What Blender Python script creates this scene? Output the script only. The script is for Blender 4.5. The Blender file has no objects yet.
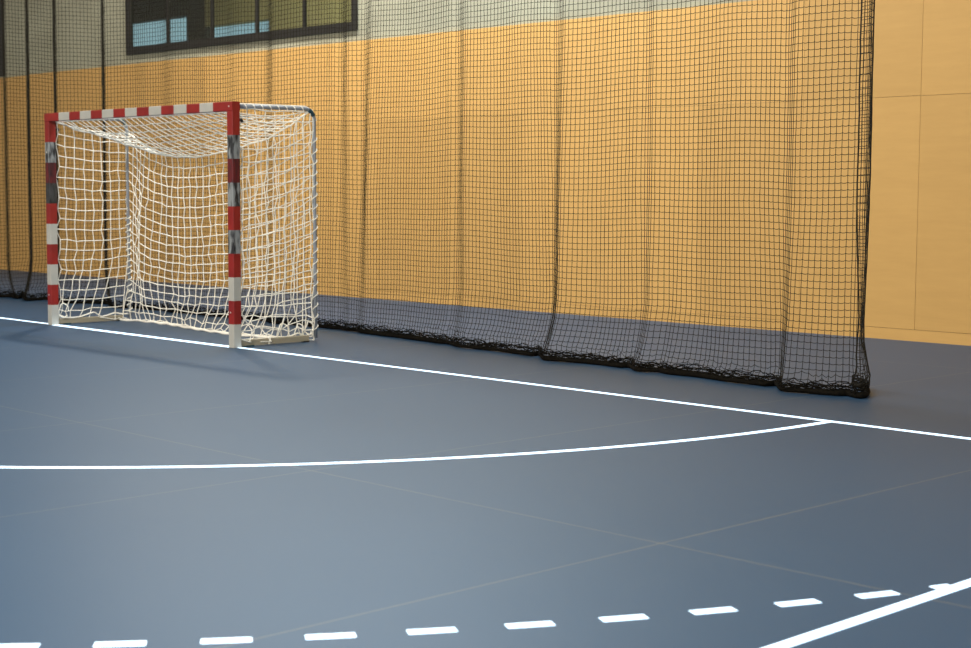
import bpy, math, random
import numpy as np
from mathutils import Matrix, Vector

rng = np.random.default_rng(7)
random.seed(7)
scene = bpy.context.scene
COL = scene.collection

# ------------------------------------------------------------------ helpers
class MB:
    """collects vertices and faces; build() links them as ONE mesh object"""
    def __init__(self):
        self.v, self.f, self.m, self.n = [], [], [], 0

    def add(self, verts, faces, mat=0):
        verts = np.asarray(verts, float).reshape(-1, 3)
        self.v.append(verts)
        for f in faces:
            self.f.append([i + self.n for i in f])
            self.m.append(mat)
        self.n += len(verts)

    def box(self, x0, x1, y0, y1, z0, z1, mat=0):
        v = [(x, y, z) for x in (x0, x1) for y in (y0, y1) for z in (z0, z1)]
        f = [(0, 1, 3, 2), (4, 6, 7, 5), (0, 4, 5, 1), (2, 3, 7, 6), (0, 2, 6, 4), (1, 5, 7, 3)]
        self.add(v, f, mat)

    def tube(self, pts, r, sides=8, caps=True, mat=0, squash=1.0):
        P = np.asarray(pts, float)
        n = len(P)
        r = np.broadcast_to(np.asarray(r, float), (n,))
        T = np.gradient(P, axis=0)
        T /= np.linalg.norm(T, axis=1)[:, None] + 1e-12
        ref = np.array([0, 0, 1.0]) if abs(T[0, 2]) < 0.9 else np.array([1.0, 0, 0])
        N = np.zeros_like(P)
        a = ref - T[0] * (ref @ T[0])
        N[0] = a / np.linalg.norm(a)
        for i in range(1, n):
            a = N[i - 1] - T[i] * (N[i - 1] @ T[i])
            N[i] = a / (np.linalg.norm(a) + 1e-12)
        B = np.cross(T, N)
        an = np.arange(sides) * 2 * np.pi / sides + np.pi / sides
        V = P[:, None] + r[:, None, None] * (np.cos(an)[None, :, None] * N[:, None] * squash + np.sin(an)[None, :, None] * B[:, None])
        F = []
        for i in range(n - 1):
            for k in range(sides):
                k2 = (k + 1) % sides
                F.append((i * sides + k, i * sides + k2, (i + 1) * sides + k2, (i + 1) * sides + k))
        if caps:
            F.append(tuple(range(sides))[::-1])
            F.append(tuple((n - 1) * sides + k for k in range(sides)))
        self.add(V.reshape(-1, 3), F, mat)

    def prism(self, section, origin, ax, ay, az, stops, mats):
        """rounded section swept along az through the stops; one material per length between two stops"""
        S = np.asarray(section, float)
        o, ax, ay, az = (np.array(a, float) for a in (origin, ax, ay, az))
        k = len(S)
        V = [o + ax * p[0] + ay * p[1] + az * t for t in stops for p in S]
        self.v.append(np.array(V))
        for i in range(len(stops) - 1):
            for j in range(k):
                j2 = (j + 1) % k
                self.f.append([self.n + i * k + j, self.n + i * k + j2, self.n + (i + 1) * k + j2, self.n + (i + 1) * k + j])
                self.m.append(mats[i])
        self.f.append([self.n + j for j in range(k)][::-1]); self.m.append(mats[0])
        self.f.append([self.n + (len(stops) - 1) * k + j for j in range(k)]); self.m.append(mats[-1])
        self.n += len(V)

    def build(self, name, mats, parent=None, smooth=False):
        me = bpy.data.meshes.new(name)
        me.from_pydata(np.concatenate(self.v).tolist(), [], self.f)
        mats = mats if isinstance(mats, (list, tuple)) else [mats]
        for m in mats:
            me.materials.append(m)
        me.polygons.foreach_set('material_index', self.m)
        if smooth:
            me.polygons.foreach_set('use_smooth', [True] * len(me.polygons))
        me.update()
        return link(name, me, parent)


def link(name, me, parent=None):
    o = bpy.data.objects.new(name, me)
    COL.objects.link(o)
    if parent is not None:
        o.parent = parent
    return o


def quad_mesh(name, V, Q, mat, parent=None):
    """big meshes of quads straight from arrays"""
    me = bpy.data.meshes.new(name)
    V = np.asarray(V, np.float32); Q = np.asarray(Q, np.int32)
    me.vertices.add(len(V)); me.vertices.foreach_set('co', V.ravel())
    me.loops.add(Q.size); me.loops.foreach_set('vertex_index', Q.ravel())
    me.polygons.add(len(Q)); me.polygons.foreach_set('loop_start', np.arange(len(Q), dtype=np.int32) * 4)
    me.materials.append(mat)
    me.update(calc_edges=True); me.validate()
    return link(name, me, parent)


def strands(P, r, sides=4):
    """P: (strands, points, 3) -> tube vertices and quads for all of them at once"""
    S, n, _ = P.shape
    T = np.gradient(P, axis=1)
    T /= np.linalg.norm(T, axis=2, keepdims=True) + 1e-12
    ref = np.where(np.abs(T[..., 2:3]) > .75, np.array([[[.6, .8, 0.]]]), np.array([[[0., 0., 1.]]]))
    vert = np.abs(T[..., 2]).mean() > .75
    ref = np.broadcast_to(np.array([.6, .8, 0.]) if vert else np.array([0.12, 0.05, 1.]), P.shape)
    N = np.cross(T, ref); N /= np.linalg.norm(N, axis=2, keepdims=True) + 1e-12
    B = np.cross(T, N)
    an = np.arange(sides) * 2 * np.pi / sides
    V = P[:, :, None] + r * (np.cos(an)[None, None, :, None] * N[:, :, None] + np.sin(an)[None, None, :, None] * B[:, :, None])
    idx = np.arange(S * n * sides).reshape(S, n, sides)
    a, b = idx[:, :-1], idx[:, 1:]
    Q = np.stack([a, np.roll(a, -1, 2), np.roll(b, -1, 2), b], -1).reshape(-1, 4)
    return V.reshape(-1, 3), Q


def join(parts):
    V, Q, n = [], [], 0
    for v, q in parts:
        V.append(v); Q.append(q + n); n += len(v)
    return np.concatenate(V), np.concatenate(Q)


def mat(name, color, rough=.5, metal=0., spec=.5, noise=None, bump=None):
    """noise = (scale, second colour, stretch) mixes two tones of the thing's own colour; bump = (scale, strength)"""
    m = bpy.data.materials.new(name); m.use_nodes = True
    nt = m.node_tree; b = nt.nodes['Principled BSDF']
    b.inputs['Base Color'].default_value = (*color, 1)
    b.inputs['Roughness'].default_value = rough
    b.inputs['Metallic'].default_value = metal
    b.inputs['Specular IOR Level'].default_value = spec
    tc = nt.nodes.new('ShaderNodeTexCoord')
    if noise:
        sc, c2, st = noise
        mp = nt.nodes.new('ShaderNodeMapping'); mp.inputs['Scale'].default_value = st
        n = nt.nodes.new('ShaderNodeTexNoise'); n.inputs['Scale'].default_value = sc; n.inputs['Detail'].default_value = 6
        r = nt.nodes.new('ShaderNodeValToRGB')
        r.color_ramp.elements[0].position = .35; r.color_ramp.elements[1].position = .65
        r.color_ramp.elements[0].color = (*color, 1); r.color_ramp.elements[1].color = (*c2, 1)
        nt.links.new(tc.outputs['Object'], mp.inputs[0]); nt.links.new(mp.outputs[0], n.inputs['Vector'])
        nt.links.new(n.outputs[0], r.inputs[0]); nt.links.new(r.outputs[0], b.inputs['Base Color'])
    if bump:
        n = nt.nodes.new('ShaderNodeTexNoise'); n.inputs['Scale'].default_value = bump[0]
        bp = nt.nodes.new('ShaderNodeBump'); bp.inputs['Strength'].default_value = bump[1]; bp.inputs['Distance'].default_value = .01
        nt.links.new(tc.outputs['Object'], n.inputs['Vector']); nt.links.new(n.outputs[0], bp.inputs['Height'])
        nt.links.new(bp.outputs[0], b.inputs['Normal'])
    return m


def structure(o, label=None, cat=None):
    o['kind'] = 'structure'
    if label: o['label'] = label
    if cat: o['category'] = cat
    return o


def thing(name, label, cat, loc=(0, 0, 0)):
    o = bpy.data.objects.new(name, None); COL.objects.link(o)
    o.location = loc; o['label'] = label; o['category'] = cat
    return o

# ------------------------------------------------------------------ materials
WALL_Y = 4.89

# floor: satin coated glass, blue grey, with thin joints between the panes
FLOOR = bpy.data.materials.new('blue_grey_sports_floor'); FLOOR.use_nodes = True
nt = FLOOR.node_tree; b = nt.nodes['Principled BSDF']
tc = nt.nodes.new('ShaderNodeTexCoord')
sep = nt.nodes.new('ShaderNodeSeparateXYZ'); nt.links.new(tc.outputs['Object'], sep.inputs[0])
def joint(out, offset, period, half):
    a = nt.nodes.new('ShaderNodeMath'); a.operation = 'SUBTRACT'; a.inputs[1].default_value = offset; nt.links.new(out, a.inputs[0])
    p = nt.nodes.new('ShaderNodeMath'); p.operation = 'PINGPONG'; p.inputs[1].default_value = period / 2; nt.links.new(a.outputs[0], p.inputs[0])
    l = nt.nodes.new('ShaderNodeMath'); l.operation = 'LESS_THAN'; l.inputs[1].default_value = half; nt.links.new(p.outputs[0], l.inputs[0])
    return l.outputs[0]
jx = joint(sep.outputs[0], 6.72, 2.14, .0035)
jy = joint(sep.outputs[1], -3.27, 6.42, .0035)
mx = nt.nodes.new('ShaderNodeMath'); mx.operation = 'MAXIMUM'; nt.links.new(jx, mx.inputs[0]); nt.links.new(jy, mx.inputs[1])
no = nt.nodes.new('ShaderNodeTexNoise'); no.inputs['Scale'].default_value = .6; no.inputs['Detail'].default_value = 3
nt.links.new(tc.outputs['Object'], no.inputs['Vector'])
rp = nt.nodes.new('ShaderNodeValToRGB')
rp.color_ramp.elements[0].position = .3; rp.color_ramp.elements[1].position = .7
rp.color_ramp.elements[0].color = (.017, .049, .101, 1); rp.color_ramp.elements[1].color = (.019, .053, .107, 1)
nt.links.new(no.outputs[0], rp.inputs[0])
mixc = nt.nodes.new('ShaderNodeMix'); mixc.data_type = 'RGBA'
nt.links.new(mx.outputs[0], mixc.inputs['Factor']); nt.links.new(rp.outputs[0], mixc.inputs['A'])
mixc.inputs['B'].default_value = (.12, .125, .12, 1)
nt.links.new(mixc.outputs['Result'], b.inputs['Base Color'])
b.inputs['Roughness'].default_value = .48
b.inputs['Specular IOR Level'].default_value = .42
b.inputs['Specular Tint'].default_value = (.76, .93, 1, 1)

# birch plywood panels, slightly different from panel to panel
WOOD = bpy.data.materials.new('birch_plywood'); WOOD.use_nodes = True
nt = WOOD.node_tree; b = nt.nodes['Principled BSDF']
tc = nt.nodes.new('ShaderNodeTexCoord'); geo = nt.nodes.new('ShaderNodeNewGeometry')
mp = nt.nodes.new('ShaderNodeMapping'); mp.inputs['Scale'].default_value = (.7, 1, 5)
n1 = nt.nodes.new('ShaderNodeTexNoise'); n1.inputs['Scale'].default_value = 3; n1.inputs['Detail'].default_value = 8; n1.inputs['Roughness'].default_value = .65
nt.links.new(tc.outputs['Object'], mp.inputs[0]); nt.links.new(mp.outputs[0], n1.inputs['Vector'])
r1 = nt.nodes.new('ShaderNodeValToRGB')
r1.color_ramp.elements[0].position = .3; r1.color_ramp.elements[1].position = .72
r1.color_ramp.elements[0].color = (.615, .350, .108, 1); r1.color_ramp.elements[1].color = (.660, .380, .120, 1)
nt.links.new(n1.outputs[0], r1.inputs[0])
hs = nt.nodes.new('ShaderNodeHueSaturation')
mr = nt.nodes.new('ShaderNodeMapRange'); mr.inputs['To Min'].default_value = .93; mr.inputs['To Max'].default_value = 1.06
nt.links.new(geo.outputs['Random Per Island'], mr.inputs['Value']); nt.links.new(mr.outputs[0], hs.inputs['Value'])
nt.links.new(r1.outputs[0], hs.inputs['Color']); nt.links.new(hs.outputs[0], b.inputs['Base Color'])
b.inputs['Roughness'].default_value = .5; b.inputs['Specular IOR Level'].default_value = .3

CONCRETE = mat('pale_concrete', (.33, .31, .215), .85, noise=(1.2, (.39, .37, .26), (1, 1, 2)), bump=(6, .05))
BACKING = mat('brown_panel_backing', (.22, .12, .04), .9)
PLASTER = mat('light_plaster', (.55, .54, .50), .9)
OLIVE = mat('olive_plaster', (.35, .30, .15), .9, noise=(2, (.39, .34, .17), (1, 1, 1)))
DARKWALL = mat('dark_brown_wall', (.05, .04, .025), .9)
FRAME = mat('dark_window_frame', (.020, .017, .014), .45)
GLASS = bpy.data.materials.new('window_glass'); GLASS.use_nodes = True
nt = GLASS.node_tree; nt.nodes.remove(nt.nodes['Principled BSDF'])
tr = nt.nodes.new('ShaderNodeBsdfTransparent'); tr.inputs[0].default_value = (.86, .90, .86, 1)
gl = nt.nodes.new('ShaderNodeBsdfGlossy'); gl.inputs['Roughness'].default_value = .02
ms = nt.nodes.new('ShaderNodeMixShader')
ms.inputs[0].default_value = .07
nt.links.new(tr.outputs[0], ms.inputs[1]); nt.links.new(gl.outputs[0], ms.inputs[2])
nt.links.new(ms.outputs[0], nt.nodes['Material Output'].inputs[0])

BLACKNET = mat('black_cord', (.013, .010, .005), .8, spec=.2)
HEM = mat('black_hem_fabric', (.003, .0025, .002), .9, spec=.1, noise=(60, (.008, .006, .003), (1, 1, 1)), bump=(80, .5))
WHITENET = mat('off_white_cord', (.88, .83, .72), .8, spec=.2)
RED = mat('red_paint', (.27, .013, .009), .42, noise=(9, (.21, .010, .008), (1, 1, 1)))
WHITE = mat('white_paint', (.44, .42, .37), .4, noise=(7, (.39, .38, .34), (1, 1, 1)))
def scuffed(name, base, dirt, lo, hi, scale):
    m = mat(name, base, .5, noise=(scale, dirt, (3, 3, .8)))
    r = [n for n in m.node_tree.nodes if n.type == 'VALTORGB'][0]
    r.color_ramp.elements[0].position = lo; r.color_ramp.elements[1].position = hi
    return m
WHITE_SCUFF = scuffed('scuffed_white_paint', (.24, .25, .25), (.012, .012, .014), .42, .60, 10)
BLACK_SCUFF = scuffed('blackened_white_paint', (.045, .045, .045), (.008, .008, .008), .40, .62, 10)
RED_SCUFF = scuffed('scuffed_red_paint', (.12, .006, .008), (.035, .004, .007), .40, .62, 9)
GALV = mat('galvanised_steel', (.24, .255, .275), .5, metal=.2)
BEIGE = mat('beige_painted_bar', (.32, .28, .20), .55)
TEAL = mat('teal_plastic', (.010, .045, .06), .5)
BLACKPL = mat('black_plastic', (.01, .01, .01), .4)
STEEL = mat('bright_screw_steel', (.75, .72, .66), .3, metal=.6)
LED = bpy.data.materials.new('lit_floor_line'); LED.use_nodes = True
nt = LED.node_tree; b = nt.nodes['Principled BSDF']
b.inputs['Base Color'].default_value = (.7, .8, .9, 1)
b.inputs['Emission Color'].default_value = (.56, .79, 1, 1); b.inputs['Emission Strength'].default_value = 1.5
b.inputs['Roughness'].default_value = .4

# ------------------------------------------------------------------ the hall
XL, XR, YF, ZC = -17.0, 14.6, -30.0, 8.0
m = MB(); m.add([(XL, YF, 0), (XR, YF, 0), (XR, WALL_Y + .02, 0), (XL, WALL_Y + .02, 0),
                 (XL, YF, -.2), (XR, YF, -.2), (XR, WALL_Y + .02, -.2), (XL, WALL_Y + .02, -.2)],
                [(0, 1, 2, 3), (7, 6, 5, 4), (0, 4, 5, 1), (1, 5, 6, 2), (2, 6, 7, 3), (3, 7, 4, 0)])
floor = structure(m.build('floor', FLOOR), 'blue grey satin sports floor with glowing white court lines', 'floor')

W1 = (-8.13, -2.785, 3.35, 5.6)
W2 = (-16.6, -11.95, 3.23, 5.6)
m = MB()
y0, y1 = WALL_Y + .02, WALL_Y + .07
m.box(XL, XR, y0, y1, 0, W2[2])
m.box(XL, W2[0], y0, y1, W2[2], 5.6); m.box(W2[1], W1[0], y0, y1, W2[2], 5.6); m.box(W1[1], XR, y0, y1, W2[2], 5.6)
m.box(W1[0], W1[1], y0, y1, W2[2], W1[2]); m.box(XL, XR, y0, y1, 5.6, ZC)
wall = structure(m.build('wall_back', CONCRETE), 'concrete end wall of the hall clad with birch plywood below', 'wall')
m = MB()
seams = [5.12 + 1.25 * k for k in range(-18, 9)]
seams = [XL] + [s for s in seams if XL + .2 < s < XR - .2] + [XR]
for a, c in zip(seams[:-1], seams[1:]):
    m.box(a + .0017, c - .0017, WALL_Y, y0 + .001, .1065, 2.2135)
    m.box(a + .0017, c - .0017, WALL_Y, y0 + .001, 2.2165, 3.21 if a > -11.9 else 3.20)
m.build('plywood_panelling', WOOD, wall)['label'] = 'birch plywood panelling with thin seams'
m = MB(); m.box(XL, XR, WALL_Y + .012, y0 + .001, .09, 3.19)
m.build('panel_backing', BACKING, wall)
m = MB(); m.box(XL, XR, WALL_Y, y0 + .001, 0, .103)
structure(m.build('baseboard_back', WOOD), 'plain birch plywood strip along the foot of the end wall', 'baseboard')

def window(name, rect, mull, fw, label):
    x0, x1, z0, z1 = rect
    e = thing(name, label, 'window', (0, 0, 0)); e['kind'] = 'structure'
    f = MB(); ya, yb = WALL_Y - .02, WALL_Y + .05
    f.box(x0, x1, ya, yb, z0, z0 + fw); f.box(x0, x1, ya, yb, z1 - fw, z1)
    f.box(x0, x0 + fw * .8, ya, yb, z0 + fw, z1 - fw); f.box(x1 - fw * .8, x1, ya, yb, z0 + fw, z1 - fw)
    f.build('window_frame', FRAME, e)
    for x in mull:
        k = MB(); k.box(x - .022, x + .022, WALL_Y + .005, WALL_Y + .045, z0 + fw, z1 - fw); k.build('mullion', FRAME, e)
    xs = [x0 + fw * .8] + list(mull) + [x1 - fw * .8]
    for a, c in zip(xs[:-1], xs[1:]):
        k = MB(); k.box(a, c, WALL_Y + .022, WALL_Y + .027, z0 + fw - .01, z1 - fw + .01); k.build('pane', GLASS, e)
window('window_1', W1, (-7.06, -5.95, -4.90, -3.87), .105, 'long dark framed window above the plywood, behind the goal')
window('window_2', W2, (-15.0, -13.5), .14, 'dark framed window whose corner shows at the far left edge')

# gallery behind the windows, with an outside window of its own
GY = 9.0
GA, GB = (-14.9, -12.72, 4.10, 4.62), (-12.12, -10.15, 3.95, 4.36)
m = MB()
def slab(x0_, x1_, z0_, z1_, k): m.box(x0_, x1_, GY, GY + .2, z0_, z1_, k)
slab(-18, GA[0], 2.9, 6.2, 1); slab(GA[0], GA[1], 2.9, GA[2], 1); slab(GA[0], GA[1], GA[3], 6.2, 1)
slab(GA[1], GB[0], 2.9, 6.2, 1); slab(GB[0], GB[1], 2.9, GB[2], 0); slab(GB[0], GB[1], GB[3], 6.2, 0)
slab(GB[1], -1.5, 2.9, 6.2, 0)
m.box(-18, -1.5, y1, GY + .2, 2.7, 2.9); m.box(-18, -1.5, y1, GY + .2, 6.2, 6.4)
m.box(-1.5, -1.3, y1, GY + .2, 2.7, 6.4); m.box(-18.2, -18, y1, GY + .2, 2.7, 6.4)
structure(m.build('wall_gallery', [OLIVE, DARKWALL]), 'olive and dark brown gallery wall seen through the long window', 'wall')

m = MB(); m.box(XL - .2, XL, YF, y1, 0, ZC); structure(m.build('wall_left', PLASTER))
m = MB(); m.box(XL - .2, XR + .2, YF - .2, YF, 0, ZC); structure(m.build('wall_front', PLASTER))
m = MB(); m.box(XL - .2, XR + .2, YF - .2, y1, ZC, ZC + .2); structure(m.build('ceiling', PLASTER))
m = MB()   # right wall with a long band of daylight windows
m.box(XR, XR + .2, YF, y1, 0, 2.6); m.box(XR, XR + .2, YF, y1, 6.4, ZC)
m.box(XR, XR + .2, 1.5, y1, 2.6, 6.4); m.box(XR, XR + .2, YF, -20, 2.6, 6.4)
structure(m.build('wall_right', PLASTER))

# ------------------------------------------------------------------ glowing court lines, parts of the floor
H0, H1 = .0002, .0016
def strip(name, poly, label=None):
    """poly: list of (left, right) plan points along the line"""
    m = MB(); n = len(poly)
    V = []
    for (a, c) in poly:
        V += [(a[0], a[1], H0), (c[0], c[1], H0), (c[0], c[1], H1), (a[0], a[1], H1)]
    F = []
    for i in range(n - 1):
        for k in range(4):
            k2 = (k + 1) % 4
            F.append((i * 4 + k, i * 4 + k2, (i + 1) * 4 + k2, (i + 1) * 4 + k))
    F += [(3, 2, 1, 0), tuple((n - 1) * 4 + k for k in range(4))]
    m.add(V, F)
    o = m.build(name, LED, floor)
    if label: o['label'] = label
    return o
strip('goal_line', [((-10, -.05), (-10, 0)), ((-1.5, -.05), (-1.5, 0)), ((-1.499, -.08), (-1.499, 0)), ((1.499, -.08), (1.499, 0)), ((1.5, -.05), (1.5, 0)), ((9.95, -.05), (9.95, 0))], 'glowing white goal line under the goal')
arc = []
for k in range(49):
    t = math.pi / 2 * k / 48
    arc.append(((-1.5 - 6 * math.cos(t), -6 * math.sin(t) - .0), (-1.5 - 5.95 * math.cos(t), -5.95 * math.sin(t))))
for k in range(49):
    t = math.pi / 2 * (1 - k / 48)
    arc.append(((1.5 + 6 * math.cos(t), -6 * math.sin(t)), (1.5 + 5.95 * math.cos(t), -5.95 * math.sin(t))))
e_ = math.sqrt(36 - .049 ** 2); f_ = math.sqrt(5.95 ** 2 - .052 ** 2)
arc = [((-1.5 - e_, -.0505), (-1.5 - f_, -.0520))] + arc[1:-1] + [((1.5 + e_, -.0505), (1.5 + f_, -.0520))]
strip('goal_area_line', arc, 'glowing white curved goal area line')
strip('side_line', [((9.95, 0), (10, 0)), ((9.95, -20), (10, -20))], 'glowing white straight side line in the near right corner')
H1 = .0014
for k in range(24, 37):
    c0 = 8.25 + .3070 * (k - 27)
    pr = []
    for q in range(5):
        t = (c0 - .075 + .150 * q / 4) / 9.0
        p = [(1.5 + rr * math.sin(t), -rr * math.cos(t)) for rr in (8.965, 9.015)]
        if p[1][0] > 9.985:
            continue
        pr.append((p[1], p[0]))
    if len(pr) > 1:
        strip('free_throw_dash', pr)

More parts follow.
